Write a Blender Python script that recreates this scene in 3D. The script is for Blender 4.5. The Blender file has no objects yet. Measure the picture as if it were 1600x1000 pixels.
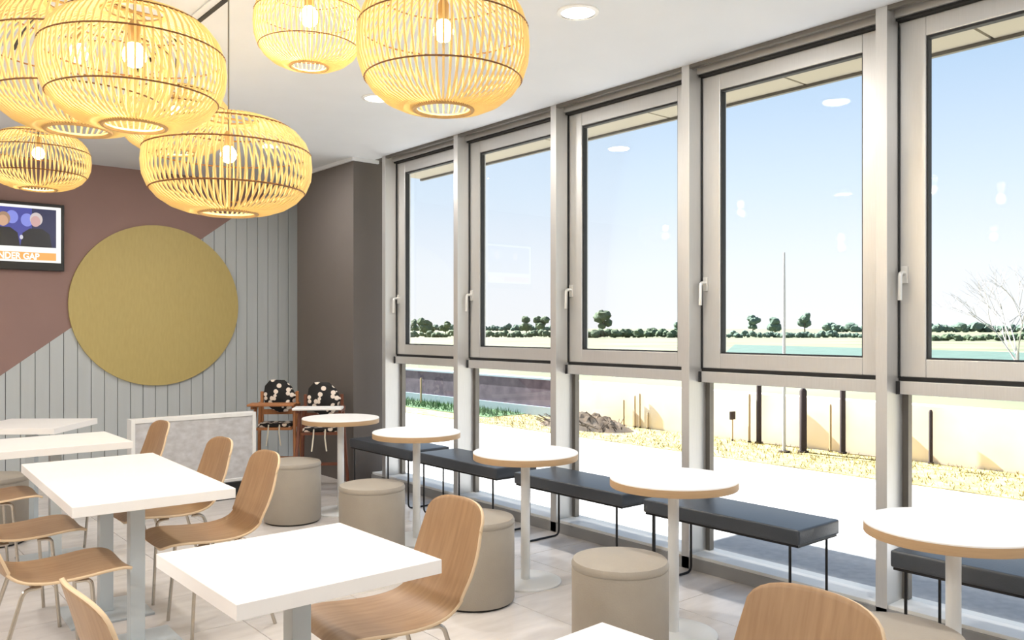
import bpy, bmesh, math, random
from mathutils import Vector, Matrix
PI = math.pi
scene = bpy.context.scene
COL = scene.collection
random.seed(7)

# ------------------------------------------------------------------ camera, sky, sun, exposure
cam_d = bpy.data.cameras.new('camera'); cam = bpy.data.objects.new('camera', cam_d); COL.objects.link(cam)
cam.location = (0, 0, 1.45)
cam.rotation_euler = (PI / 2, 0, -math.atan2(1092, 1300))
cam_d.sensor_width = 36; cam_d.lens = 36 * 1300 / 1600; cam_d.shift_y = 12 / 1600
cam_d.clip_start = 0.05; cam_d.clip_end = 3000
scene.camera = cam
scene.view_settings.view_transform = 'Standard'; scene.view_settings.look = 'None'
scene.view_settings.gamma = 1.0; scene.view_settings.exposure = 0.5
scene.view_settings.use_curve_mapping = False

world = bpy.data.worlds.new('sky'); scene.world = world; world.use_nodes = True
wn = world.node_tree.nodes; wl = world.node_tree.links; wn.clear()
w_out = wn.new('ShaderNodeOutputWorld'); w_bg = wn.new('ShaderNodeBackground')
w_tc = wn.new('ShaderNodeTexCoord'); w_sep = wn.new('ShaderNodeSeparateXYZ'); w_ramp = wn.new('ShaderNodeValToRGB')
wl.new(w_tc.outputs['Generated'], w_sep.inputs[0]); wl.new(w_sep.outputs['Z'], w_ramp.inputs[0])
r = w_ramp.color_ramp
r.elements[0].position = 0.0; r.elements[0].color = (0.74, 0.75, 0.77, 1)
r.elements[1].position = 1.0; r.elements[1].color = (0.22, 0.36, 0.62, 1)
for pos, c_ in ((0.07, (0.70, 0.74, 0.79, 1)), (0.16, (0.56, 0.66, 0.77, 1)), (0.30, (0.37, 0.51, 0.69, 1)), (0.5, (0.31, 0.46, 0.68, 1))):
    e = r.elements.new(pos); e.color = c_
wl.new(w_ramp.outputs[0], w_bg.inputs[0]); w_bg.inputs[1].default_value = 1.0
wl.new(w_bg.outputs[0], w_out.inputs[0])

sun_d = bpy.data.lights.new('sun', 'SUN'); sun = bpy.data.objects.new('sun', sun_d); COL.objects.link(sun)
sun_d.energy = 22.0; sun_d.angle = math.radians(0.6); sun_d.color = (1.0, 0.98, 0.94)
sun.rotation_euler = Vector((0.12, -1.2, -1.0)).to_track_quat('-Z', 'Y').to_euler()
sun.location = (0, 20, 20)

# ------------------------------------------------------------------ helpers
def lin(c):
    return tuple(((v / 255) / 12.92 if v / 255 <= 0.04045 else ((v / 255 + 0.055) / 1.055) ** 2.4) for v in c) + (1.0,)

MATS = {}
def mat(name, rgb, rough=0.6, metal=0.0, noise=0.0, nscale=8.0, stretch=(1, 1, 1), rgb2=None, bump=0.0, bscale=60.0, emit=None, estr=0.0, spec=0.5):
    if name in MATS: return MATS[name]
    m = bpy.data.materials.new(name); m.use_nodes = True
    nt = m.node_tree; n = nt.nodes; l = nt.links; b = n['Principled BSDF']
    c = lin(rgb)
    b.inputs['Base Color'].default_value = c; b.inputs['Roughness'].default_value = rough
    b.inputs['Metallic'].default_value = metal; b.inputs['Specular IOR Level'].default_value = spec
    if noise > 0 or rgb2 or bump > 0:
        tc = n.new('ShaderNodeTexCoord'); mp = n.new('ShaderNodeMapping')
        mp.inputs['Scale'].default_value = stretch; l.new(tc.outputs['Object'], mp.inputs[0])
    if noise > 0 or rgb2:
        tx = n.new('ShaderNodeTexNoise'); tx.inputs['Scale'].default_value = nscale; tx.inputs['Detail'].default_value = 5
        l.new(mp.outputs[0], tx.inputs['Vector'])
        rp = n.new('ShaderNodeValToRGB'); rp.color_ramp.elements[0].position = 0.3; rp.color_ramp.elements[1].position = 0.7
        c2 = lin(rgb2) if rgb2 else tuple(v * (1 - noise) for v in c[:3]) + (1,)
        rp.color_ramp.elements[0].color = c2; rp.color_ramp.elements[1].color = c
        l.new(tx.outputs['Fac'], rp.inputs[0]); l.new(rp.outputs[0], b.inputs['Base Color'])
    if bump > 0:
        bt = n.new('ShaderNodeTexNoise'); bt.inputs['Scale'].default_value = bscale; bt.inputs['Detail'].default_value = 3
        l.new(mp.outputs[0], bt.inputs['Vector'])
        bp = n.new('ShaderNodeBump'); bp.inputs['Strength'].default_value = bump; bp.inputs['Distance'].default_value = 0.004
        l.new(bt.outputs['Fac'], bp.inputs['Height']); l.new(bp.outputs[0], b.inputs['Normal'])
    if emit:
        b.inputs['Emission Color'].default_value = lin(emit); b.inputs['Emission Strength'].default_value = estr
    MATS[name] = m
    return m

def glass_mat(name, tint, refl):
    m = bpy.data.materials.new(name); m.use_nodes = True; nt = m.node_tree; n = nt.nodes; l = nt.links; n.clear()
    o = n.new('ShaderNodeOutputMaterial'); mx = n.new('ShaderNodeMixShader'); tr = n.new('ShaderNodeBsdfTransparent'); gl = n.new('ShaderNodeBsdfGlossy')
    fr = n.new('ShaderNodeFresnel'); fr.inputs[0].default_value = 1.45
    mu = n.new('ShaderNodeMath'); mu.operation = 'MULTIPLY'; mu.inputs[1].default_value = refl
    tr.inputs[0].default_value = tint; gl.inputs['Roughness'].default_value = 0.0
    l.new(fr.outputs[0], mu.inputs[0]); l.new(mu.outputs[0], mx.inputs[0]); l.new(tr.outputs[0], mx.inputs[1]); l.new(gl.outputs[0], mx.inputs[2]); l.new(mx.outputs[0], o.inputs[0])
    MATS[name] = m; return m

def translucent_mat(name, rgb, frac):
    m = bpy.data.materials.new(name); m.use_nodes = True; nt = m.node_tree; n = nt.nodes; l = nt.links; n.clear()
    o = n.new('ShaderNodeOutputMaterial'); mx = n.new('ShaderNodeMixShader'); d = n.new('ShaderNodeBsdfDiffuse'); t = n.new('ShaderNodeBsdfTranslucent')
    mx.inputs[0].default_value = frac; d.inputs[0].default_value = lin(rgb); t.inputs[0].default_value = lin(rgb)
    l.new(d.outputs[0], mx.inputs[1]); l.new(t.outputs[0], mx.inputs[2]); l.new(mx.outputs[0], o.inputs[0])
    MATS[name] = m; return m

def tag(o, label=None, cat=None, group=None, kind=None):
    if label: o['label'] = label
    if cat: o['category'] = cat
    if group: o['group'] = group
    if kind: o['kind'] = kind
    return o

def empty(name, loc=(0, 0, 0), rz=0.0, parent=None):
    o = bpy.data.objects.new(name, None); COL.objects.link(o)
    o.empty_display_size = 0.1; o.location = loc; o.rotation_euler = (0, 0, rz); o.parent = parent
    return o

def link(name, me, parent=None, loc=(0, 0, 0), rot=(0, 0, 0)):
    o = bpy.data.objects.new(name, me); COL.objects.link(o); o.parent = parent; o.location = loc; o.rotation_euler = rot
    return o

class MB:
    def __init__(s): s.v = []; s.f = []; s.mi = []; s.cur = 0
    def add(s, vs, fs):
        b = len(s.v); s.v += [tuple(q) for q in vs]; s.f += [tuple(b + i for i in q) for q in fs]; s.mi += [s.cur] * len(fs); return s
    def box(s, x0, x1, y0, y1, z0, z1):
        return s.add([(x0, y0, z0), (x1, y0, z0), (x1, y1, z0), (x0, y1, z0), (x0, y0, z1), (x1, y0, z1), (x1, y1, z1), (x0, y1, z1)],
                     [(0, 3, 2, 1), (4, 5, 6, 7), (0, 1, 5, 4), (1, 2, 6, 5), (2, 3, 7, 6), (3, 0, 4, 7)])
    def prism(s, poly, fn, d0, d1):
        # poly: counter-clockwise 2D list; fn(a, b, d) -> 3D
        n = len(poly); vs = [fn(a, b, d0) for a, b in poly] + [fn(a, b, d1) for a, b in poly]
        fs = [tuple(range(n))[::-1], tuple(range(n, 2 * n))] + [(i, (i + 1) % n, n + (i + 1) % n, n + i) for i in range(n)]
        return s.add(vs, fs)
    def tube(s, pts, r, n=8, closed=False, r1=None):
        pts = [Vector(p) for p in pts]; m = len(pts); vs = []; up = None
        for i, p in enumerate(pts):
            if closed: t = pts[(i + 1) % m] - pts[i - 1]
            else: t = pts[min(i + 1, m - 1)] - pts[max(i - 1, 0)]
            t.normalize()
            if up is None:
                up = Vector((0, 0, 1)) if abs(t.z) < 0.9 else Vector((1, 0, 0))
            a = t.cross(up)
            if a.length < 1e-5: a = t.cross(Vector((0, 1, 0)))
            a.normalize(); b = a.cross(t).normalized(); up = b
            rr = r if r1 is None else r + (r1 - r) * i / (m - 1)
            for k in range(n):
                q = 2 * PI * k / n; vs.append(p + a * (math.cos(q) * rr) + b * (math.sin(q) * rr))
        fs = []
        for i in range(m if closed else m - 1):
            j = (i + 1) % m
            for k in range(n):
                k2 = (k + 1) % n; fs.append((i * n + k, i * n + k2, j * n + k2, j * n + k))
        if not closed: fs += [tuple(range(n))[::-1], tuple(range((m - 1) * n, m * n))]
        return s.add(vs, fs)
    def lathe(s, prof, n=32, c=(0, 0, 0), cap=True):
        vs = []; m = len(prof)
        for rr, z in prof:
            for k in range(n):
                q = 2 * PI * k / n; vs.append((c[0] + rr * math.cos(q), c[1] + rr * math.sin(q), c[2] + z))
        fs = []
        for i in range(m - 1):
            for k in range(n):
                k2 = (k + 1) % n; fs.append((i * n + k, i * n + k2, (i + 1) * n + k2, (i + 1) * n + k))
        if cap: fs += [tuple(range(n))[::-1], tuple(range((m - 1) * n, m * n))]
        return s.add(vs, fs)
    def mesh(s, name, mats, bevel=0.0, smooth=False, seg=2):
        me = bpy.data.meshes.new(name); me.from_pydata(s.v, [], s.f)
        for m_ in (mats if isinstance(mats, (list, tuple)) else [mats]): me.materials.append(m_)
        me.polygons.foreach_set('material_index', s.mi)
        bm = bmesh.new(); bm.from_mesh(me)
        bmesh.ops.recalc_face_normals(bm, faces=bm.faces)
        if bevel > 0: bmesh.ops.bevel(bm, geom=list(bm.edges), offset=bevel, segments=seg, profile=0.6, affect='EDGES', clamp_overlap=True)
        bm.to_mesh(me); bm.free()
        if smooth:
            me.polygons.foreach_set('use_smooth', [True] * len(me.polygons)); me.set_sharp_from_angle(angle=math.radians(38))
        me.update(); return me
    def build(s, name, mats, parent=None, loc=(0, 0, 0), rot=(0, 0, 0), bevel=0.0, smooth=False, seg=2):
        return link(name, s.mesh(name, mats, bevel, smooth, seg), parent, loc, rot)

def copy_tree(o, parent=None):
    c = o.copy(); COL.objects.link(c); c.parent = parent
    for ch in list(o.children): copy_tree(ch, c)
    return c

def box_obj(name, m, ext, parent=None, bevel=0.0): return MB().box(*ext).build(name, m, parent, bevel=bevel)

def fillet(pts, rad, n=5):
    # round the inner corners of a polyline
    pts = [Vector(p) for p in pts]; out = [pts[0]]
    for i in range(1, len(pts) - 1):
        a = (pts[i - 1] - pts[i]); b = (pts[i + 1] - pts[i]); rr = min(rad, a.length * 0.45, b.length * 0.45)
        p0 = pts[i] + a.normalized() * rr; p2 = pts[i] + b.normalized() * rr
        for k in range(n + 1):
            t = k / n; out.append(p0 * (1 - t) ** 2 + pts[i] * 2 * t * (1 - t) + p2 * t * t)
    return out + [pts[-1]]

# ------------------------------------------------------------------ materials
M_ceiling = mat('ceiling_paint', (222, 226, 230), 0.85, noise=0.03, nscale=3)
M_white_wall = mat('white_wall_paint', (226, 220, 210), 0.85, noise=0.04, nscale=2)
M_tile = mat('floor_tile', (222, 217, 213), 0.24, rgb2=(206, 200, 196), nscale=3.0, stretch=(1, 4, 1), bump=0.05, bscale=40)
M_grout = mat('floor_grout', (165, 158, 152), 0.8)
M_pink = mat('pink_wall_paint', (152, 124, 118), 0.8, noise=0.05, nscale=4)
M_board = mat('grey_board_paint', (192, 198, 200), 0.6, noise=0.05, nscale=3, stretch=(6, 6, 0.5))
M_groove = mat('board_groove', (96, 96, 96), 0.9)
M_disc = mat('mustard_disc', (192, 174, 112), 0.6, rgb2=(186, 167, 106), nscale=12, stretch=(4, 4, 1))
M_column = mat('dark_grey_paint', (98, 92, 88), 0.75, noise=0.05, nscale=3)
M_alu = mat('brushed_aluminium', (208, 208, 207), 0.40, 0.62, noise=0.06, nscale=30, stretch=(8, 8, 0.3))
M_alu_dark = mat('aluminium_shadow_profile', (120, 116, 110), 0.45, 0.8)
M_gasket = mat('black_gasket', (35, 36, 38), 0.6)
M_sill = mat('white_sill', (235, 235, 232), 0.5)
M_skirt = mat('grey_skirting', (150, 150, 150), 0.5)
M_handle = mat('satin_handle', (225, 225, 222), 0.3, 0.6)
M_glass = glass_mat('window_glass', (0.985, 0.99, 0.99, 1), 0.10)
M_black = mat('black_slot', (14, 14, 14), 0.6)
M_laminate = mat('white_laminate', (246, 244, 242), 0.38, noise=0.02, nscale=6)
M_laminate_edge = mat('cream_table_edge', (226, 214, 188), 0.5)
M_plyedge = mat('plywood_edge', (196, 164, 126), 0.55, noise=0.12, nscale=10, stretch=(1, 1, 30))
M_whitemetal = mat('white_powder_coat', (228, 230, 230), 0.35)
M_grey_metal = mat('pale_grey_powder_coat', (196, 204, 208), 0.38)
M_ply = mat('moulded_plywood', (172, 140, 106), 0.42, rgb2=(155, 122, 90), nscale=5, stretch=(1.2, 12, 1.2))
M_ply_rim = mat('plywood_rim', (226, 200, 165), 0.5)
M_chrome = mat('warm_chrome', (190, 182, 170), 0.25, 0.9)
M_pouf = mat('taupe_leatherette', (164, 156, 144), 0.55, noise=0.05, nscale=12, bump=0.25, bscale=140)
M_pouf_base = mat('pouf_base_black', (30, 28, 28), 0.7)
M_bench = mat('charcoal_leatherette', (62, 67, 74), 0.33, noise=0.1, nscale=14, bump=0.2, bscale=120)
M_blacksteel = mat('black_steel', (24, 24, 26), 0.4, 0.3)
M_rattan = translucent_mat('bamboo_rib', (243, 224, 172), 0.45)
M_hoop = mat('brown_cane_hoop', (120, 80, 42), 0.6)
M_ring = mat('cane_ring', (206, 166, 104), 0.6, noise=0.2, nscale=30)
M_bulb = mat('glowing_bulb', (255, 240, 210), 0.3, emit=(255, 226, 170), estr=26.0)
M_lampglow = mat('downlight_glow', (255, 250, 240), 0.3, emit=(255, 244, 226), estr=9.0)
M_cord = mat('grey_cord', (110, 106, 100), 0.6)
M_socket = mat('brass_socket', (190, 160, 110), 0.4, 0.5)
M_whiteplastic = mat('white_plastic', (236, 236, 234), 0.4)
M_tvbody = mat('tv_black_plastic', (16, 15, 17), 0.3)
M_wood = mat('high_chair_wood', (170, 112, 68), 0.55, noise=0.18, nscale=8, stretch=(8, 8, 1))
M_wood_dark = mat('high_chair_red_brown_wood', (112, 62, 40), 0.55, noise=0.18, nscale=8, stretch=(8, 8, 1))
M_concrete_panel = mat('speckled_grey_panel', (206, 206, 208), 0.7, rgb2=(180, 178, 178), nscale=14, stretch=(1, 1, 1.5))
M_strap = mat('cream_strap', (225, 218, 200), 0.7)

def spot_mat(name, base, dot, scale, thr):
    m = bpy.data.materials.new(name); m.use_nodes = True; nt = m.node_tree; n = nt.nodes; l = nt.links; b = n['Principled BSDF']
    tc = n.new('ShaderNodeTexCoord'); v = n.new('ShaderNodeTexVoronoi'); v.inputs['Scale'].default_value = scale
    rp = n.new('ShaderNodeValToRGB'); rp.color_ramp.interpolation = 'CONSTANT'
    rp.color_ramp.elements[0].color = lin(dot); rp.color_ramp.elements[1].position = thr; rp.color_ramp.elements[1].color = lin(base)
    l.new(tc.outputs['Object'], v.inputs['Vector']); l.new(v.outputs['Distance'], rp.inputs[0]); l.new(rp.outputs[0], b.inputs['Base Color'])
    b.inputs['Roughness'].default_value = 0.8; MATS[name] = m; return m
M_spots = spot_mat('black_white_spotted_cloth', (22, 20, 20), (228, 214, 200), 18.0, 0.40)

def em(name, rgb, s=1.0):
    m = bpy.data.materials.new(name); m.use_nodes = True; b = m.node_tree.nodes['Principled BSDF']
    b.inputs['Base Color'].default_value = (0.01, 0.01, 0.01, 1); b.inputs['Roughness'].default_value = 0.25
    b.inputs['Emission Color'].default_value = lin(rgb); b.inputs['Emission Strength'].default_value = s
    return m

# ------------------------------------------------------------------ room shell
W = 4.03            # plane of the mullion fronts
YB = 8.8            # back wall
CH = 3.03           # ceiling height
X0, Y0 = -3.2, -3.2 # left wall, wall behind the camera

floor = tag(box_obj('floor', M_grout, (X0, W, Y0, YB, -0.12, -0.004)), 'pale stone tiled floor of the dining room', 'floor', kind='structure')
T = 0.6
tile_me = MB().box(0.002, T - 0.002, 0.002, T - 0.002, -0.004, 0.0).mesh('tile', M_tile)
nx = int(math.ceil((W - X0) / T)); 
for i in range(nx):
    for j in range(-5, 15):
        x = W - (i + 1) * T; y = -0.2 + j * T
        if x < X0 or y < Y0 or y + T > YB: continue
        t = link('tile', tile_me, floor, (x, y, 0))
tag(box_obj('ceiling', M_ceiling, (X0, W + 0.02, Y0, YB, CH, CH + 0.1)), 'plain white plastered ceiling', 'ceiling', kind='structure')
roof = tag(MB().box(X0 - 0.2, 5.02, Y0 - 0.2, 7.5, 3.2, 3.36).box(X0 - 0.2, 4.22, 7.5, YB + 0.2, 3.2, 3.36).build('roof', M_white_wall), 'unseen flat roof slab over the dining room, put in to block the sun', 'roof', kind='structure')  # unseen slab that blocks the sun, far end cut back to trim its shade
tag(box_obj('wall_left', M_white_wall, (X0 - 0.2, X0, Y0 - 0.2, YB + 0.2, -0.12, 3.2)), 'plain off-white wall at the far left', 'wall', kind='structure')
tag(box_obj('wall_front', M_white_wall, (X0, W + 0.2, Y0 - 0.2, Y0, -0.12, 3.2)), 'plain off-white wall behind the viewer', 'wall', kind='structure')
tag(box_obj('wall_right', M_column, (4.2, 4.235, 6.86, YB, -0.12, 3.2)), 'short solid dark wall beside the windows', 'wall', kind='structure')
tag(box_obj('wall_right_end', M_white_wall, (W, 4.2, Y0, -1.65, -0.12, 3.2)), 'plain wall where the window row ends', 'wall', kind='structure')

# back wall: base, pink painted panel above a diagonal, vertical boards below it
wall_back = tag(box_obj('wall_back', M_groove, (X0, 4.235, YB, YB + 0.2, -0.12, 3.2)), 'back wall, half dusty pink and half pale grey boards split by a diagonal', 'wall', kind='structure')
SL = 0.752
def diag(x): return 1.42 + (x - 1.844) * SL
bw = 0.1195; xb = 1.343
k0 = int((-0.05 - xb) / bw) - 1
i = k0
FY = lambda a, b, d: (a, d, b)
while True:
    a = xb + i * bw + 0.003; b = xb + (i + 1) * bw - 0.003; i += 1
    if a > 4.2: break
    b = min(b, 4.2); za = min(diag(a), CH); zb = min(diag(b), CH)
    if zb <= 0.05: continue
    poly = [(max(a, 1.844 - 1.42 / SL) if za < 0 else a, 0.0), (b, 0.0), (b, zb)]
    if za > 0:
        if zb >= CH and za < CH: poly.append((1.844 + (CH - 1.42) / SL, CH))
        poly.append((a, za))
    MB().prism(poly, FY, YB - 0.018, YB).build('board', M_board, wall_back)
xt = 1.844 + (CH - 1.42) / SL; xl = 1.844 - 1.42 / SL
p = MB().prism([(X0, 0), (xl, 0), (xt, CH), (X0, CH)], FY, YB - 0.02, YB).build('pink_panel', M_pink, wall_back)
p['label'] = 'dusty pink painted panel'

# corner column with white cove trim
tag(box_obj('wall_column', M_column, (3.84, 4.2, 6.86, 8.02, -0.0, CH)), 'dark grey boxed column in the corner by the windows', 'column', kind='structure')
tag(MB().box(3.815, 3.84, 6.835, 8.02, CH - 0.03, CH).box(3.84, 4.1, 6.835, 6.86, CH - 0.03, CH).build('trim_1', M_ceiling), 'thin white cove trim around the column top', 'trim', kind='structure')
tag(box_obj('baseboard_back', M_skirt, (0.0, 3.84, YB - 0.03, YB - 0.018, 0, 0.07)), 'grey skirting along the boarded back wall', 'skirting', kind='structure')

# ------------------------------------------------------------------ window wall
MUL = [6.63, 5.51, 4.335, 3.165, 1.962, 0.77, -0.42, -1.61]   # mullion centres
names = ['far corner beside the column', 'between the first and second window from the corner', 'between the second and third window from the corner',
         'between the third and fourth window from the corner', 'between the fourth and fifth window from the corner', 'at the near end of the fifth window', 'behind the view, sixth bay', 'behind the view, seventh bay']
for k, y in enumerate(MUL):
    t = empty('trim_%d' % (k + 2), (W, y, 0)); tag(t, 'brushed aluminium window mullion, ' + names[k], 'mullion', kind='structure')
    MB().box(0, 0.20, -0.022, 0.036, 0, CH).build('mullion_post', M_alu, t, bevel=0.002)
    MB().box(0.112, 0.124, -0.026, -0.022, 1.2, CH).build('gasket', M_gasket, t)
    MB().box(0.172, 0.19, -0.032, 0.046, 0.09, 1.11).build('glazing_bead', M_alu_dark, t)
bay_names = ['first from the corner column', 'second from the corner column', 'third from the corner column', 'fourth from the corner column', 'fifth, cut by the right edge of the view', 'sixth, outside the view', 'seventh, outside the view']
for k in range(len(MUL) - 1):
    y1 = MUL[k] - 0.023; y0 = MUL[k + 1] + 0.037
    w = empty('window_%d' % (k + 1), (W, 0, 0)); tag(w, 'tall aluminium window, ' + bay_names[k], 'window', kind='structure')
    MB().box(0.075, 0.2, y0, y1, 2.985, CH).build('head_profile', M_alu, w)
    MB().box(0.09, 0.14, y0, y1, 2.972, 2.985).build('head_gap', M_black, w)
    MB().box(0.0, 0.03, y0, y1, CH - 0.022, CH).build('ceiling_edge_shade', M_alu_dark, w)  # dark strip stands in for the shadow line at the ceiling reveal
    s = empty('sash', parent=w)
    for nm, ext in (('stile', (0.125, 0.19, y1 - 0.13, y1 - 0.004, 1.205, 2.97)), ('stile', (0.125, 0.19, y0 + 0.004, y0 + 0.13, 1.205, 2.97)),
                    ('rail', (0.125, 0.19, y0 + 0.13, y1 - 0.13, 1.205, 1.295)), ('rail', (0.125, 0.19, y0 + 0.13, y1 - 0.13, 2.875, 2.97))):
        MB().box(*ext).build(nm, M_alu, s, bevel=0.004)
    g = MB()
    for a, b, c_, d in ((y0 + 0.13, y0 + 0.138, 1.295, 2.875), (y1 - 0.138, y1 - 0.13, 1.295, 2.875), (y0 + 0.138, y1 - 0.138, 1.295, 1.303), (y0 + 0.138, y1 - 0.138, 2.863, 2.875)):
        g.box(0.135, 0.172, a, b, c_, d)
    g.build('gasket', M_gasket, s)
    MB().box(0.152, 0.158, y0 + 0.13, y1 - 0.13, 1.295, 2.875).build('pane', M_glass, s)
    h = empty('handle', (0.125, y1 - 0.03, 1.72), parent=w)
    MB().box(-0.012, 0, -0.016, 0.016, -0.05, 0.035).build('rosette', M_handle, h, bevel=0.003)
    MB().tube(fillet([(-0.0, 0, 0), (-0.055, 0, 0), (-0.058, 0, -0.135)], 0.02), 0.0105, 8).build('lever', M_handle, h, smooth=True)
    MB().box(0.095, 0.2, y0 - 0.001, y1 + 0.001, 1.12, 1.185).build('transom', M_alu, w, bevel=0.003)
    MB().box(0.12, 0.17, y0, y1, 1.185, 1.205).build('transom_gap', M_black, w)
    MB().box(0.088, 0.095, y1 - 0.018, y1 - 0.001, 1.12, 1.185).build('transom_end_cap', M_gasket, w)
    MB().box(0.172, 0.18, y0, y1, 0.09, 1.12).build('lower_pane', M_glass, w)
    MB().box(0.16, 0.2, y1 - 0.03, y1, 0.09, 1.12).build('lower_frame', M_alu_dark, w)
sill = tag(MB().box(W + 0.012, W + 0.24, -1.6, 6.86, 0.07, 0.088).build('trim_10', M_sill), 'white ledge running under the windows', 'sill', kind='structure')
tag(box_obj('baseboard_right', M_skirt, (W, W + 0.22, -1.6, 6.86, -0.12, 0.07)), 'grey skirting under the windows', 'skirting', kind='structure')
tag(MB().box(W + 0.021, W + 0.2, -1.65, 6.86, CH, 3.2).build('trim_11', M_alu_dark), 'metal lintel above the windows', 'lintel', kind='structure')

# eave soffit outside, in panels
M_soffit = mat('pale_soffit_panel', (172, 163, 142), 0.6)
sof = tag(empty('trim_12', (4.235, 0, 3.05)), 'pale panelled eave soffit outside above the windows', 'soffit', kind='structure')
ys = [7.5 - 1.137 * q for q in range(10)]
for a, b in zip(ys[1:], ys[:-1]): MB().box(0.0, 0.79, a + 0.009, b - 0.009, 0, 0.03).build('soffit_panel', M_soffit, sof)
MB().box(0, 0.77, -2.7, 7.49, 0.03, 0.14).build('soffit_backing', M_black, sof)
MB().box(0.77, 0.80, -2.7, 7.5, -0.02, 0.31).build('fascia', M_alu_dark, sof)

# ------------------------------------------------------------------ ceiling slots and downlights
for X, lb in ((1.512, 'black linear ceiling slot right of the big pendants'), (0.861, 'black linear ceiling slot above the leftmost pendants')):
    s = tag(empty('linear_slot', (X, 2.2, CH)), lb, 'ceiling slot', 'linear slots in the ceiling')
    MB().box(-0.012, 0.012, -3.5, 3.2, -0.014, -0.001).build('slot', M_black, s)
    MB().box(-0.05, -0.012, -3.5, 3.2, -0.009, -0.001).build('slot_trim', M_ceiling, s)
    MB().box(0.012, 0.03, -3.5, 3.2, -0.009, -0.001).build('slot_trim', M_ceiling, s)
def downlight(x, y, label, energy=22.0):
    t = tag(empty('downlight', (x, y, CH)), label, 'downlight', 'recessed ceiling downlights')
    MB().lathe([(0.085, 0.0), (0.105, 0.0), (0.105, -0.006), (0.085, -0.010)], 32, cap=False).build('rim', M_whiteplastic, t, smooth=True)
    MB().lathe([(0.001, -0.004), (0.085, -0.004)], 32, cap=False).build('diffuser', M_lampglow, t)
    ld = bpy.data.lights.new('downlight_lamp', 'AREA'); ld.shape = 'DISK'; ld.size = 0.17; ld.energy = energy; ld.color = (1.0, 0.96, 0.92)
    lo = bpy.data.objects.new('downlight_lamp', ld); COL.objects.link(lo); lo.parent = t; lo.location = (0, 0, -0.015)
DL_E = 17.0
downlight(2.93, 2.975, 'round glowing downlight at the top of the view right of the pendants', DL_E)
downlight(2.97, 4.98, 'round glowing downlight half hidden by the large round pendant', DL_E)
downlight(3.02, 6.887, 'round glowing downlight seen through the lowest pendant cage', DL_E)
for x, y in ((2.93, 0.97), (2.93, -1.0), (-0.9, -1.0), (-0.9, 0.97), (-0.9, 2.98), (-0.9, 4.98), (-0.9, 6.89), (-2.2, 1.9), (-2.2, 4.9)):  # unseen lamps, added to brighten the room
    downlight(x, y, 'round downlight added outside the view to brighten the room', DL_E)

# ------------------------------------------------------------------ outdoors
GZ = -0.10
M_paving = mat('outdoor_paving', (186, 186, 186), 0.9, rgb2=(168, 168, 170), nscale=18, bump=0.3, bscale=200)
M_drygrass = mat('dry_grass', (176, 162, 106), 0.95, rgb2=(116, 104, 62), nscale=6)
M_field = mat('pale_field', (112, 114, 88), 0.95, rgb2=(80, 86, 62), nscale=0.12, stretch=(1, 1, 1))
M_teal = mat('green_crop_net', (66, 92, 84), 0.9, rgb2=(50, 74, 66), nscale=1.2)
M_creamwall = mat('cream_render_wall', (246, 234, 214), 0.9, rgb2=(240, 218, 190), nscale=1.6)
M_purplewall = mat('dark_purplish_brick', (104, 92, 104), 0.9, rgb2=(70, 60, 74), nscale=5)
M_palebase = mat('pale_blue_grey_plinth', (150, 166, 176), 0.9)
M_greengrass = mat('green_grass', (84, 120, 74), 0.95, rgb2=(58, 92, 56), nscale=4)
M_soil = mat('dark_soil', (84, 68, 50), 0.95, rgb2=(44, 36, 27), nscale=9)
M_trunk = mat('tree_trunk', (92, 80, 66), 0.9)
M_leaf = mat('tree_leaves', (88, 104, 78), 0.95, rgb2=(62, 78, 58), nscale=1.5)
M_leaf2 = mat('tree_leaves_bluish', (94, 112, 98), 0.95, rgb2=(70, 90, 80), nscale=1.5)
M_post = mat('dark_post', (46, 34, 34), 0.8)
M_stake = mat('weathered_stake', (168, 146, 112), 0.9)
M_pole = mat('grey_pole', (170, 170, 168), 0.6)
M_bark_pale = mat('pale_bare_bark', (178, 172, 166), 0.9)

tag(box_obj('ground_paving', M_paving, (4.25, 8.3, -12, 40, GZ - 0.1, GZ)), 'paved path outside beyond the windows', 'pavement', kind='structure')
tag(box_obj('ground_verge', M_drygrass, (8.3, 9.72, -12, 40, GZ - 0.1, GZ + 0.01)), 'strip of dry yellow ground in front of the outdoor wall', 'ground', kind='structure')
tag(box_obj('ground_field', M_field, (10.0, 900, -700, 1400, GZ - 0.2, GZ - 0.02)), 'wide pale field beyond the outdoor wall', 'field', kind='structure')
tag(box_obj('ground_building', M_paving, (-60, 4.25, 9.0, 40, GZ - 0.1, GZ - 0.01)), 'paved ground beyond the end of the building', 'pavement', kind='structure')
# dry grass blades on the verge
gm = MB(); rnd = random.Random(3)
for q in range(5200):
    x = rnd.uniform(8.3, 9.7); y = rnd.uniform(2.0, 11.1)
    if ((x - 9.16) / .5) ** 2 + ((y - 9.15) / 1.0) ** 2 < 1: continue
    hh = rnd.uniform(0.02, 0.06); a = rnd.uniform(0, 2 * PI)
    dx, dy = 0.006 * math.cos(a), 0.006 * math.sin(a); lx, ly = rnd.uniform(-.03, .03), rnd.uniform(-.03, .03)
    gm.add([(x - dx, y - dy, GZ + 0.008), (x + dx, y + dy, GZ + 0.008), (x + lx, y + ly, GZ + hh)], [(0, 1, 2)])
tag(gm.build('dry_grass', M_drygrass), 'short dry yellow grass in front of the cream wall', 'grass', kind='stuff')
tag(box_obj('garden_wall', M_creamwall, (9.75, 9.95, -12, 10.3, GZ - 0.1, 0.56), bevel=0.01), 'low cream rendered wall in bright sun beyond the path', 'wall')
dw = tag(empty('brick_wall', (9.75, 10.3, GZ)), 'low dark purplish wall behind green grass, seen through the first two windows', 'wall')
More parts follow.
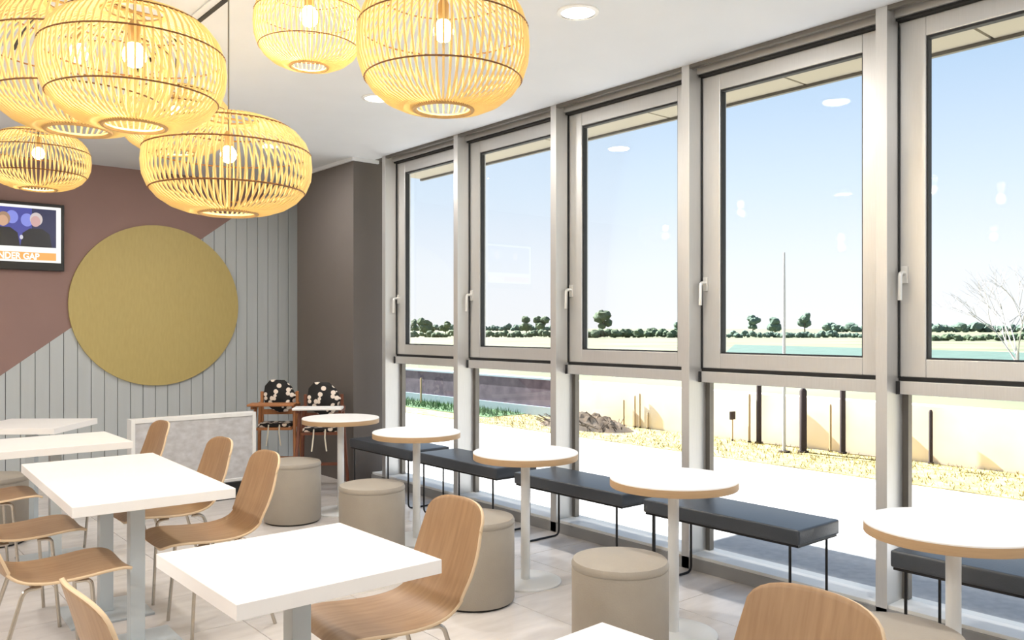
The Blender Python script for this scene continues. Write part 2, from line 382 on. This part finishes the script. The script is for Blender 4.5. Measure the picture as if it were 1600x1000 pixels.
MB().box(0, 0.2, 0, 28, 0.17, 0.64).build('wall_body', M_purplewall, dw)
MB().box(-0.03, 0.2, 0, 28, -0.05, 0.17).build('plinth', M_palebase, dw)
MB().box(-0.02, 0.22, 0, 28, 0.64, 0.67).build('coping', M_palebase, dw)
gm = MB()
for q in range(5000):
    x = rnd.uniform(8.9, 9.66); y = rnd.uniform(11.2, 24.0); hh = rnd.uniform(0.04, 0.14); a = rnd.uniform(0, 2 * PI)
    dx, dy = 0.01 * math.cos(a), 0.01 * math.sin(a); lx, ly = rnd.uniform(-.05, .05), rnd.uniform(-.05, .05)
    gm.add([(x - dx, y - dy, GZ + 0.008), (x + dx, y + dy, GZ + 0.008), (x + lx, y + ly, GZ + hh)], [(0, 1, 2)])
gm.cur = 0
tag(gm.build('green_grass', M_greengrass), 'green grass tufts at the foot of the dark wall', 'grass', kind='stuff')
tag(box_obj('ground_lawn', M_greengrass, (8.85, 9.72, 11.2, 24.5, GZ, GZ + 0.02)), 'narrow green lawn strip at the dark wall', 'ground', kind='structure')
# soil heap with twigs
hp = tag(empty('soil_heap', (9.16, 9.15, GZ)), 'dark heap of soil and twigs by the cream wall', 'soil heap')
vs = []; fs = []; NN = 26
for a in range(NN):
    for b in range(NN):
        u = -1 + 2 * a / (NN - 1); v = -1 + 2 * b / (NN - 1); rr = min(1, math.hypot(u, v))
        vs.append((u * 0.45, v * 0.95, 0.0 + 0.22 * (1 - rr * rr) * rnd.uniform(0.6, 1.2)))
for a in range(NN - 1):
    for b in range(NN - 1): fs.append((a * NN + b, (a + 1) * NN + b, (a + 1) * NN + b + 1, a * NN + b + 1))
MB().add(vs, fs).build('soil', M_soil, hp, smooth=True)
tw = MB()
for q in range(90):
    x, y = rnd.uniform(-.35, .35), rnd.uniform(-.8, .8); a = rnd.uniform(0, PI); L = rnd.uniform(.08, .22); z = 0.17 * (1 - (x / .45) ** 2) * (1 - (y / .95) ** 2)
    tw.tube([(x, y, z), (x + L * math.cos(a), y + L * math.sin(a), z + rnd.uniform(0, .1))], 0.006, 4)
o = tw.build('twigs', M_trunk, hp); o['kind'] = 'stuff'
# posts and stakes
def post(name, x, y, h, wd, m, label, cat, tip=False):
    t = tag(empty(name, (x, y, GZ)), label, cat, 'outdoor posts along the cream wall')
    MB().lathe([(wd, 0), (wd, h * .96), (wd * .55, h)], 10).build('shaft', m, t, smooth=True)
    MB().lathe([(wd * 1.5, 0.0), (wd * 1.5, 0.03)], 10).build('foot', M_post, t)
    if tip: MB().box(-0.05, 0.05, -0.015, 0.015, h - 0.06, h + 0.05).build('marker', M_post, t, bevel=0.004)
post('fence_post', 9.66, 6.38, 1.0, 0.035, M_post, 'tall dark post by the cream wall, leftmost of the dark ones', 'post')
post('fence_post', 9.37, 5.56, 0.80, 0.045, M_post, 'thick dark brown post just right of the tall pole', 'post')
post('fence_post', 9.66, 5.20, 0.95, 0.035, M_post, 'dark post near the right edge of the fourth window', 'post')
post('fence_post', 9.66, 5.36, 0.60, 0.015, M_stake, 'thin pale stake beside the right dark post of the fourth window', 'stake')
post('fence_post', 9.68, 4.16, 0.62, 0.022, M_post, 'slim dark post seen low through the fifth window', 'post')
post('marker_stake', 9.58, 6.74, 0.36, 0.010, M_stake, 'short stake with a dark marker on top', 'stake', True)
post('garden_stake', 9.62, 6.50, 0.66, 0.016, M_stake, 'thin tan stake left of the tallest dark post', 'stake')
for x, y, h, lb in ((9.72, 8.85, .42, 'thin stake behind the soil heap'), (9.72, 8.62, .50, 'thin stake right of the soil heap, middle one'), (9.72, 8.52, .54, 'thin stake right of the soil heap, tallest one'), (9.72, 8.36, .26, 'short thin stake right of the soil heap')):
    post('garden_stake', x, y, h, 0.014, M_stake, lb, 'stake')
for x, y, h, lb in ((9.3, 13.9, .55, 'thin pale stake in the green grass seen through the first window'), (9.2, 11.9, .60, 'thin pale stake in the grass seen through the second window')):
    post('garden_stake', x, y, h, 0.018, M_stake, lb, 'stake')
t = tag(empty('tall_pole', (9.19, 5.71, GZ)), 'tall thin grey pole standing in the dry grass beyond the fourth window', 'pole')
MB().lathe([(0.02, 0), (0.017, 2.0), (0.012, 2.48)], 10).build('shaft', M_pole, t, smooth=True)
MB().lathe([(0.07, 0), (0.07, 0.03)], 12).build('foot', M_post, t)

# crop net / green field patch
tag(MB().prism([(24.5, 5.5), (52, 12), (60, 42), (33, 24)], lambda a, b, d: (a, b, d), GZ - 0.03, GZ + 0.12).build('crop_field', M_teal), 'teal green strip of crops in the field', 'crops')

def world_at(px, z):  # ground position under a direction: lateral slope of the view at depth z
    a = (px - 800) / 1300; n = math.hypot(1092, 1300); s, c_ = 1092 / n, 1300 / n
    return ((c_ * a + s) * z, (-s * a + c_) * z)
def blob(mb, c, r, seed, rz=0.9):
    rr = random.Random(seed); bm = bmesh.new(); bmesh.ops.create_icosphere(bm, subdivisions=2, radius=1)
    vs = []
    for v in bm.verts:
        k = rr.uniform(0.72, 1.12); vs.append((c[0] + v.co.x * r * k, c[1] + v.co.y * r * k, c[2] + v.co.z * r * k * rz))
    fs = [tuple(v.index for v in f.verts) for f in bm.faces]; bm.free(); mb.add(vs, fs)
def tree(x, y, h, wd, label, m, seed):
    rr = random.Random(seed); t = tag(empty('field_tree', (x, y, GZ - 0.02)), label, 'tree', 'distant trees on the field')
    MB().tube([(0, 0, 0), (0.05 * h * rr.uniform(-1, 1), 0, h * .3), (0.03 * h, 0.02 * h, h * .7)], h * .035, 6, r1=h * .012).build('trunk', M_trunk, t)
    c = MB()
    for q in range(9):
        a = rr.uniform(0, 2 * PI); d = rr.uniform(0, .32) * wd
        blob(c, (d * math.cos(a), d * math.sin(a), h * rr.uniform(.36, .86)), wd * rr.uniform(.16, .27), seed * 31 + q)
    c.build('crown', m, t)
for px, z, h, wd, lb, m in ((941, 150, 4.6, 4.4, 'tallest round tree on the horizon in the third window', M_leaf), (1176, 170, 4.4, 3.4, 'left pointed tree on the horizon in the fourth window', M_leaf2),
                            (1211, 160, 3.6, 4.2, 'round tree behind the tall pole on the horizon', M_leaf2), (1258, 165, 4.8, 3.6, 'tree on the horizon right of the tall pole', M_leaf2),
                            (822, 165, 3.8, 3.4, 'left tree on the horizon in the second window', M_leaf), (847, 160, 3.8, 3.6, 'right tree on the horizon in the second window', M_leaf),
                            (645, 170, 3.4, 2.6, 'leftmost tree on the horizon in the first window', M_leaf), (666, 165, 3.2, 4.0, 'broad tree on the horizon in the first window', M_leaf),
                            (697, 175, 3.0, 3.0, 'right tree on the horizon in the first window', M_leaf), (1058, 170, 3.2, 2.4, 'small tree at the right edge of the third window', M_leaf2)):
    x, y = world_at(px, z); tree(x, y, h, wd, lb, m, px)
def hedge(px0, px1, z, hgt, label, m, seed):
    rr = random.Random(seed); x, y = world_at((px0 + px1) / 2, z); hd = MB()
    n = max(3, int((px1 - px0) / 6))
    for q in range(n):
        u, v = world_at(px0 + (px1 - px0) * (q + .5) / n, z * rr.uniform(.98, 1.02)); rad = hgt * rr.uniform(.4, .7)
        blob(hd, (u - x, v - y, rad * rr.uniform(.6, 1.1)), rad, seed * 77 + q)
    tag(hd.build('hedge', m, loc=(x, y, GZ - 0.02)), label, 'hedge', 'hedges on the field')
hedge(625, 712, 135, 1.0, 'low hedge under the trees in the first window', M_leaf, 1)
hedge(755, 862, 135, 1.0, 'low hedge under the trees in the second window', M_leaf, 2)
hedge(915, 1068, 130, 1.25, 'long dark hedge across the third window', M_leaf, 3)
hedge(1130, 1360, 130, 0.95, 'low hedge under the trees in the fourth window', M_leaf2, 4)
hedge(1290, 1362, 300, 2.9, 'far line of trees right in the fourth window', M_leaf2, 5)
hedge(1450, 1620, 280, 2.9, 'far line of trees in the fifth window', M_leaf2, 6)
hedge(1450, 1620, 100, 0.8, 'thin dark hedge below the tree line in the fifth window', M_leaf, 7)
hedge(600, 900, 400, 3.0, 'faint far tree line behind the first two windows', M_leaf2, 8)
# bare pale tree
bx, by = world_at(1590, 20.0)
bt = tag(empty('bare_tree', (bx, by, GZ - 0.02)), 'pale leafless tree with fine branches in the fifth window', 'tree')
def grow(mb, p, d, L, r, lev, rr):
    q = p + d * L; mb.tube([p, (p + q) / 2 + Vector((rr.uniform(-.04, .04), rr.uniform(-.04, .04), 0)) * L, q], r, 4, r1=r * .6)
    if lev == 0: return
    for i in range(rr.choice((2, 3, 3))):
        nd = (d + Vector((rr.uniform(-.8, .8), rr.uniform(-.8, .8), rr.uniform(-.2, .5)))).normalized()
        grow(mb, p + d * L * rr.uniform(.55, 1.0), nd, L * rr.uniform(.55, .8), r * .6, lev - 1, rr)
rr = random.Random(11); tr_ = MB(); tr_.tube([(0, 0, 0), (0, 0, 1.0)], 0.045, 6, r1=0.035); tr_.build('trunk', M_bark_pale, bt)
br = MB()
for q in range(5): grow(br, Vector((0, 0, rr.uniform(.5, 1.0))), Vector((rr.uniform(-.8, .8), rr.uniform(-.8, .8), 1)).normalized(), 1.15, 0.018, 4, rr)
br.build('branches', M_bark_pale, bt)

# ------------------------------------------------------------------ wall disc and television
d = MB(); NP = 96
d.prism([(2.68 + .825 * math.cos(2 * PI * q / NP), 1.675 + .81 * math.sin(2 * PI * q / NP)) for q in range(NP)], FY, YB - 0.045, YB - 0.0205)
tag(d.build('wall_disc', M_disc, smooth=True), 'large round mustard yellow disc on the back wall', 'wall disc')

tv = tag(empty('television', (1.245, YB - 0.075, 1.98)), 'black flat television on the pink wall showing a news broadcast', 'television')
TW, TH = 0.57, 0.625
MB().box(-TW, TW, 0, 0.035, 0, TH).build('casing', M_tvbody, tv, bevel=0.006)
MB().box(-0.15, 0.15, 0.035, 0.055, 0.15, 0.45).build('wall_bracket', M_tvbody, tv)
scr = MB().box(-TW + 0.03, TW - 0.03, -0.002, 0.001, 0.075, TH - 0.03).build('screen', em('screen_white_frame', (236, 236, 230), 0.9), tv)
def scr_poly(name, pts, m, lay): return MB().prism(pts, FY, -0.002 - lay * 0.0006, -0.0015).build(name, m, scr)
def rect(a, b, c_, d_): return [(a, c_), (b, c_), (b, d_), (a, d_)]
def oval(cx, cz, rx, rz, n=20): return [(cx + rx * math.cos(2 * PI * q / n), cz + rz * math.sin(2 * PI * q / n)) for q in range(n)]
scr_poly('picture_backdrop', rect(-.51, .50, .215, .57), em('screen_blue', (58, 62, 140), 0.9), 1)
scr_poly('picture_backdrop_dark', rect(.30, .50, .215, .57), em('screen_navy', (28, 32, 70), 0.9), 2)
for q in range(3): scr_poly('picture_light', oval(.02 + .12 * q, .46 + .02 * (q % 2), .05, .06), em('screen_glow_%d' % q, (120, 128, 205), 0.9), 2)
for cx, cz, hair, skin in ((.075, .45, (150, 120, 96), (190, 150, 122)), (.335, .46, (190, 178, 176), (188, 150, 146)), (-.25, .45, (90, 70, 60), (190, 150, 122))):
    scr_poly('picture_coat', [(cx - .13, .215), (cx + .13, .215), (cx + .11, .34), (cx + .05, .385), (cx - .05, .385), (cx - .11, .34)], em('screen_black_coat', (16, 16, 22), 0.9), 3)
    scr_poly('picture_hair', oval(cx, cz + .012, .052, .062), em('screen_hair', hair, 0.9), 4)
    scr_poly('picture_face', oval(cx - .006, cz - .008, .040, .050), em('screen_skin', skin, 0.9), 5)
scr_poly('picture_microphone', oval(.215, .30, .014, .02), em('screen_grey', (190, 190, 200), 0.9), 4)
scr_poly('caption_strip', rect(-.51, .50, .095, .165), em('screen_orange', (232, 160, 84), 0.9), 1)
fc = bpy.data.curves.new('caption_text', 'FONT'); fc.body = 'GENDER GAP'; fc.size = 0.080; fc.extrude = 0.0004; fc.offset = 0.0022; fc.align_x = 'RIGHT'
fo = bpy.data.objects.new('caption_text_curve', fc); COL.objects.link(fo)
bpy.context.view_layer.update()
me = bpy.data.meshes.new_from_object(fo.evaluated_get(bpy.context.evaluated_depsgraph_get())); bpy.data.objects.remove(fo)
me.materials.clear(); me.materials.append(em('screen_lettering', (255, 250, 240), 1.0))
link('caption_text', me, scr, (.36, -0.0032, .101), (PI / 2, 0, 0)).scale = (0.86, 1, 1)

# ------------------------------------------------------------------ low partition, black bench
lp = tag(empty('low_partition', (1.92, 6.95, 0)), 'low speckled grey partition panel with a white frame and black plinth', 'partition')
PW, PH = 1.02, 0.72
MB().box(0.03, PW - 0.03, 0.01, 0.11, 0.15, PH - 0.03).build('panel', M_concrete_panel, lp)
for ext in ((0, 0.03, 0, 0.12, 0.14, PH), (PW - 0.03, PW, 0, 0.12, 0.14, PH), (0.03, PW - 0.03, 0, 0.12, PH - 0.03, PH), (0.03, PW - 0.03, 0, 0.12, 0.14, 0.165)):
    MB().box(*ext).build('frame_bar', M_whiteplastic, lp, bevel=0.002)
MB().box(0.02, PW - 0.02, -0.04, 0.12, 0, 0.14).build('plinth', M_black, lp)

# ------------------------------------------------------------------ tables
def square_table(x, y, lx, ly, posts, rz, label, group='white square dining tables'):
    t = tag(empty('dining_table', (x, y, 0), rz), label, 'table', group)
    top = MB().box(-lx / 2, lx / 2, -ly / 2, ly / 2, 0.697, 0.74).build('tabletop', M_laminate, t, bevel=0.002)
    for yy in posts:
        MB().box(-0.032, 0.032, yy - 0.032, yy + 0.032, 0.012, 0.69).build('post', M_grey_metal, t, bevel=0.004)
        MB().box(-0.19, 0.19, yy - 0.19, yy + 0.19, 0, 0.012).build('base_plate', M_grey_metal, t, bevel=0.003)
        MB().box(-0.15, 0.15, yy - 0.15, yy + 0.15, 0.689, 0.697).build('mounting_plate', M_grey_metal, t)
    return t
square_table(1.150, 2.405, 0.645, 0.635, (0,), math.radians(0.5), 'white square dining table nearest the view with a plywood chair at its right')
square_table(1.13, 4.28, 0.65, 1.33, (-0.30, 0.30), math.radians(-2), 'long white dining table on two posts in the middle of the row')
square_table(1.16, 5.83, 0.74, 0.66, (0,), math.radians(0), 'white dining table just behind the long two-post table')
square_table(1.245, 7.03, 0.66, 0.66, (0,), math.radians(52), 'white square table turned diagonally, furthest back by the boarded wall')
square_table(1.14, 1.06, 0.67, 0.64, (0,), math.radians(3), 'white dining table whose corner shows at the bottom edge below the stool')

rt = tag(empty('round_table', (0, 0, 0)), 'x', 'table', 'round tables along the window bench')
MB().lathe([(0.299, 0.700), (0.30, 0.702), (0.30, 0.734)], 64, cap=True).build('edge_band', M_plyedge, rt, smooth=True)
MB().lathe([(0.30, 0.734), (0.30, 0.739), (0.298, 0.741)], 64).build('tabletop', M_laminate, rt, smooth=True)
MB().lathe([(0.026, 0.012), (0.026, 0.70)], 24).build('stem', M_whitemetal, rt, smooth=True)
MB().lathe([(0.205, 0), (0.205, 0.008), (0.19, 0.014), (0.03, 0.016)], 48).build('base_disc', M_whitemetal, rt, smooth=True)
for q, (x, y, lb) in enumerate(((3.19, 5.90, 'round white table nearest the corner column and high chairs'), (3.16, 4.777, 'round white table second from the corner column'),
                                (3.12, 3.595, 'round white table in the middle of the window row with its base disc showing'), (3.12, 2.525, 'round white table above the taupe stool right of centre'),
                                (3.14, 1.27, 'round white table cut by the right edge of the view'))):
    o = rt if q == 0 else copy_tree(rt)
    o.location = (x, y, 0); o['label'] = lb

# ------------------------------------------------------------------ poufs
pf = tag(empty('pouf', (0, 0, 0)), 'x', 'stool', 'taupe cylindrical stools by the round tables')
MB().lathe([(0.195, 0), (0.195, 0.012)], 40).build('base', M_pouf_base, pf, smooth=True)
MB().lathe([(0.205, 0.012), (0.209, 0.02), (0.209, 0.405), (0.207, 0.413)], 56).build('body', M_pouf, pf, smooth=True)
MB().lathe([(0.206, 0.413), (0.210, 0.419), (0.210, 0.432), (0.203, 0.446), (0.18, 0.452), (0.02, 0.455)], 56).build('seat', M_pouf, pf, smooth=True)
for q, (x, y, lb) in enumerate(((2.76, 5.85, 'taupe cylindrical stool behind the long table chair, nearest the low partition'), (2.743, 4.66, 'taupe cylindrical stool behind the far corner of the front table'),
                                (2.695, 3.513, 'taupe cylindrical stool partly behind the front plywood chair'), (2.683, 2.465, 'taupe cylindrical stool in the foreground right of centre'),
                                (2.735, 1.285, 'pale stool top behind the foreground chair at bottom right'), (0.93, 6.55, 'pale stool at the left edge under the diagonal table'))):
    o = pf if q == 0 else copy_tree(pf)
    o.location = (x, y, 0); o['label'] = lb

# ------------------------------------------------------------------ window benches
bn = tag(empty('window_bench', (0, 0, 0)), 'x', 'bench', 'charcoal benches under the windows')
BL, BX0, BX1 = 0.98, -0.19, 0.19
MB().box(BX0, BX1, -BL / 2, BL / 2, 0.40, 0.475).build('seat_pad', M_bench, bn, bevel=0.012, smooth=True, seg=3)
MB().box(BX0 + .01, BX1 - .01, -BL / 2 + .01, BL / 2 - .01, 0.388, 0.402).build('seat_board', M_blacksteel, bn)
for s in (-1, 1):
    y = s * (BL / 2 - 0.06)
    MB().tube(fillet([(BX0 + .02, y, 0.39), (BX0 + .02, y, 0.007), (BX1 - .02, y, 0.007), (BX1 - .02, y, 0.39)], 0.04), 0.007, 8).build('sled_leg', M_blacksteel, bn, smooth=True)
for q, (y, lb) in enumerate(((6.05, 'charcoal bench under the first window, nearest the corner column'), (4.97, 'charcoal bench under the second window from the corner'),
                             (3.80, 'charcoal bench under the third window behind the middle round table'), (2.66, 'charcoal bench with thin black legs under the fourth window'),
                             (1.24, 'charcoal bench behind the round table at the right edge'))):
    o = bn if q == 0 else copy_tree(bn)
    o.location = (3.81, y, 0); o['label'] = lb

# ------------------------------------------------------------------ plywood chairs
def chair_shell():
    # side profile, x forward, z up, from the top of the back to the front lip; half widths along it
    key = [(-0.284, 0.735, .185), (-0.262, 0.66, .196), (-0.234, 0.585, .196), (-0.208, 0.53, .186), (-0.172, 0.482, .180),
           (-0.115, 0.455, .186), (-0.03, 0.445, .197), (0.07, 0.448, .203), (0.16, 0.456, .204), (0.225, 0.456, .196), (0.258, 0.448, .182), (0.272, 0.438, .155), (0.276, 0.434, .125)]
    def cr(a, b, c_, d, t): return 0.5 * (2 * b + (c_ - a) * t + (2 * a - 5 * b + 4 * c_ - d) * t * t + (3 * b - a - 3 * c_ + d) * t ** 3)
    rows = []
    for i in range(len(key) - 1):
        q = [key[max(i - 1, 0)], key[i], key[i + 1], key[min(i + 2, len(key) - 1)]]
        for k in range(3): rows.append(tuple(cr(q[0][j], q[1][j], q[2][j], q[3][j], k / 3) for j in range(3)))
    rows.append(key[-1])
    # rounded end at the top: extra rows narrowing to a soft edge
    NV = 17; vs = []; fs = []
    for q in range(6):
        u = 1 - q / 6
        for k in range(NV):
            v = math.sin(PI / 2 * (-1 + 2 * k / (NV - 1))); g = max(0.0, 1 - abs(v) ** 2.8) ** (1 / 2.8) * u
            vs.append((-0.284 - 0.026 * g + 0.028 * v * v, 0.185 * v, 0.735 + 0.085 * g))
    for (x, z, hw) in rows:
        cup = 0.028 if z > 0.55 else (0.012 + 0.016 * max(0, (z - 0.445) / 0.105))
        for k in range(NV):
            v = math.sin(PI / 2 * (-1 + 2 * k / (NV - 1)))
            e = cup * (v * v)
            vs.append((x + (e if z > 0.5 else e * 0.4), hw * v, z + (0 if z > 0.5 else e * 0.5)))
    for i in range(len(rows) + 5):
        for k in range(NV - 1):
            fs.append((i * NV + k, i * NV + k + 1, (i + 1) * NV + k + 1, (i + 1) * NV + k))
    return MB().add(vs, fs).mesh('shell', [M_ply, M_ply_rim], smooth=False)
shell_me = chair_shell()
shell_me.polygons.foreach_set('use_smooth', [True] * len(shell_me.polygons))
ch = tag(empty('dining_chair', (0, 0, 0)), 'x', 'chair', 'moulded plywood dining chairs')
sh = link('shell', shell_me, ch)
so = sh.modifiers.new('thickness', 'SOLIDIFY'); so.thickness = 0.012; so.offset = 0.0; so.material_offset_rim = 1; so.use_even_offset = True
for sx, sy in ((1, 1), (1, -1), (-1, 1), (-1, -1)):
    xa = 0.12 if sx > 0 else -0.12; xe = 0.15 if sx > 0 else -0.25
    MB().tube(fillet([(xa - sx * .06, sy * 0.15, 0.432), (xa, sy * 0.155, 0.430), (xe, sy * 0.185, 0.0)], 0.035), 0.0085, 8).build('leg', M_chrome, ch, smooth=True)
for xa in (0.09, -0.085):
    MB().tube([(xa, -0.15, 0.432), (xa, 0.15, 0.432)], 0.0085, 8).build('seat_rail', M_chrome, ch, smooth=True)
for sy in (-1, 1):
    MB().box(0.05, 0.085, sy * .10 - .012, sy * .10 + .012, 0.428, 0.444).build('spacer_pad', M_black, ch)
CH_L = [(1.545, 2.50, PI - .06, 'plywood chair at the right side of the front table, its back facing the view'),
        (1.49, 4.06, PI - .03, 'plywood chair at the right of the long table, nearer of the two'),
        (1.51, 4.72, PI, 'plywood chair at the right of the long table, further of the two'),
        (1.52, 5.83, PI, 'plywood chair furthest back in front of the low partition'),
        (1.55, 1.07, PI - .05, 'plywood chair in the foreground at bottom right, only its back showing'),
        (0.745, 3.84, 0.0, 'plywood chair at the left of the long table, nearer one with bent metal legs showing'),
        (0.765, 4.68, 0.0, 'plywood chair at the left of the long table, further one'),
        (0.765, 5.72, 0.0, 'plywood chair at the left edge under the table behind the long one'),
        (0.785, 2.26, 0.03, 'plywood chair at bottom left, its golden back seen edge-on')]
for q, (x, y, rz, lb) in enumerate(CH_L):
    o = ch if q == 0 else copy_tree(ch)
    o.location = (x, y, 0); o.rotation_euler = (0, 0, rz); o['label'] = lb

# ------------------------------------------------------------------ high chairs
def high_chair(x, y, rz, wood, label):
    t = tag(empty('high_chair', (x, y, 0), rz), label, 'high chair', 'wooden high chairs in the corner')
    for sx, sy in ((1, 1), (1, -1), (-1, 1), (-1, -1)):
        MB().tube([(sx * .22, sy * .21, 0.0), (sx * .09 - .02, sy * .175, 0.74)], 0.016, 6).build('leg', wood, t)
    MB().box(-.15, .13, -.16, .16, 0.50, 0.525).build('seat', wood, t, bevel=.004)
    for sy in (-1, 1): MB().box(-.15, .20, sy * .185 - .012, sy * .185 + .012, 0.70, 0.735).build('arm_rest', wood, t, bevel=.004)
    MB().box(.13, .19, -.19, .19, 0.24, 0.26).build('foot_rest', wood, t, bevel=.004)
    for z in (0.62, 0.78): MB().box(-.165, -.145, -.17, .17, z, z + .05).build('back_slat', wood, t, bevel=.003)
    for sy in (-1, 1): MB().box(-.17, -.14, sy * .165 - .014, sy * .165 + .014, 0.5, 0.84).build('back_post', wood, t, bevel=.003)
    c = MB(); blob(c, (0, 0, 0), 1, 5)
    c.v = [(vx * .045 - .115, vy * .15, vz * .18 + .80) for vx, vy, vz in [tuple(q) for q in c.v]]
    c.build('back_cushion', M_spots, t, smooth=True)
    MB().box(-.12, .12, -.15, .15, 0.525, 0.56).build('seat_cushion', M_spots, t, bevel=.012)
    for sy in (-.05, .05): MB().tube([(.12, sy, .55), (.15, sy, .48), (.15, sy * 1.3, .36)], 0.007, 5).build('strap', M_strap, t)
    MB().box(.10, .30, -.21, .21, 0.735, 0.755).build('tray', M_whiteplastic if wood is M_wood_dark else wood, t, bevel=.006)
    return t
high_chair(3.34, 7.42, math.radians(-125), M_wood, 'light wooden high chair with a spotted cushion, left of the two')
high_chair(3.50, 6.83, math.radians(-125), M_wood_dark, 'dark wooden high chair with a spotted cushion and white tray behind the far round table')

# ------------------------------------------------------------------ woven pendant lamps
def pendant(x, y, zb, D, H, nrib, label, energy, bulb_f=0.62):
    R = D / 2; ro = R * 0.34
    t = tag(empty('pendant_lamp', (x, y, zb)), label, 'pendant lamp', 'bamboo cage pendant lamps')
    def prof(u):   # u in -1..1
        return ro + (R - ro) * max(0.0, 1 - abs(u) ** 2.3) ** 0.52, H / 2 + u * H / 2
    NS = 12; pts = []
    for q in range(NS + 1):
        u = -math.cos(PI * q / NS); rr_, z = prof(u); pts.append((rr_, 0, z))
    rib = MB().tube(pts, R * 0.0165, 3).mesh('rib', M_rattan)
    rib.polygons.foreach_set('use_smooth', [True] * len(rib.polygons))
    for q in range(nrib): link('rib', rib, t, rot=(0, 0, 2 * PI * q / nrib))
    def ring(name, u, rad, m, out=0.0, n=6):
        rr_, z = prof(u); rr_ += out
        MB().tube([(rr_ * math.cos(2 * PI * k / 48), rr_ * math.sin(2 * PI * k / 48), z) for k in range(48)], rad, n, closed=True).build(name, m, t, smooth=True)
    ring('bottom_ring', -1, R * .030, M_ring); ring('top_ring', 1, R * .030, M_ring)
    ring('hoop', -0.55, R * .010, M_hoop, R * .012, 4); ring('hoop', 0.28, R * .010, M_hoop, R * .012, 4); ring('hoop', 0.80, R * .010, M_hoop, R * .012, 4)
    zB = H * bulb_f
    top = CH - zb - (0.0165 if min(abs(x - 1.512), abs(x - 0.861)) < 0.11 else 0.001)   # hangs from the black slot or the ceiling
    MB().tube([(-ro, 0, H), (ro, 0, H)], 0.005, 6).build('cross_bar', M_ring, t)
    MB().tube([(0, 0, zB + 0.09), (0, 0, top - 0.01)], 0.0035, 6).build('cord', M_cord, t)
    MB().lathe([(0.045, top - 0.03), (0.05, top)], 20).build('ceiling_rose', M_whiteplastic, t, smooth=True)
    MB().lathe([(0.018, zB + 0.03), (0.02, zB + 0.09), (0.012, zB + 0.105)], 16).build('socket', M_socket, t, smooth=True)
    MB().lathe([(0.004, zB - 0.04), (0.020, zB - 0.034), (0.032, zB - 0.018), (0.036, zB), (0.030, zB + 0.018), (0.018, zB + 0.035)], 20).build('bulb', M_bulb, t, smooth=True)
    ld = bpy.data.lights.new('bulb_light', 'POINT'); ld.energy = energy; ld.color = (1.0, 0.88, 0.67); ld.shadow_soft_size = 0.03
    lo = bpy.data.objects.new('bulb_light', ld); COL.objects.link(lo); lo.parent = t; lo.location = (0, 0, zB - 0.085)
PE = 6.5
pendant(0.805, 3.634, 2.235, 0.69, 0.49, 72, 'large bamboo cage pendant at the far left, behind another', PE)
pendant(0.769, 2.750, 2.082, 0.54, 0.355, 72, 'large wide bamboo cage pendant in front at the upper left', PE)
pendant(1.453, 3.743, 1.975, 0.735, 0.43, 72, 'lowest bamboo cage pendant, hanging above the yellow disc', PE)
pendant(1.099, 5.999, 2.335, 0.60, 0.365, 70, 'smaller-looking bamboo cage pendant at the left edge above the television', PE)
pendant(1.461, 2.952, 2.455, 0.411, 0.31, 64, 'small round bamboo cage pendant cut by the top edge', PE)
pendant(1.682, 2.374, 2.212, 0.593, 0.44, 72, 'large round bamboo cage pendant nearest the windows', PE)
pendant(1.536, 4.717, 2.42, 0.584, 0.35, 70, 'bamboo cage pendant almost hidden between two larger ones', PE)
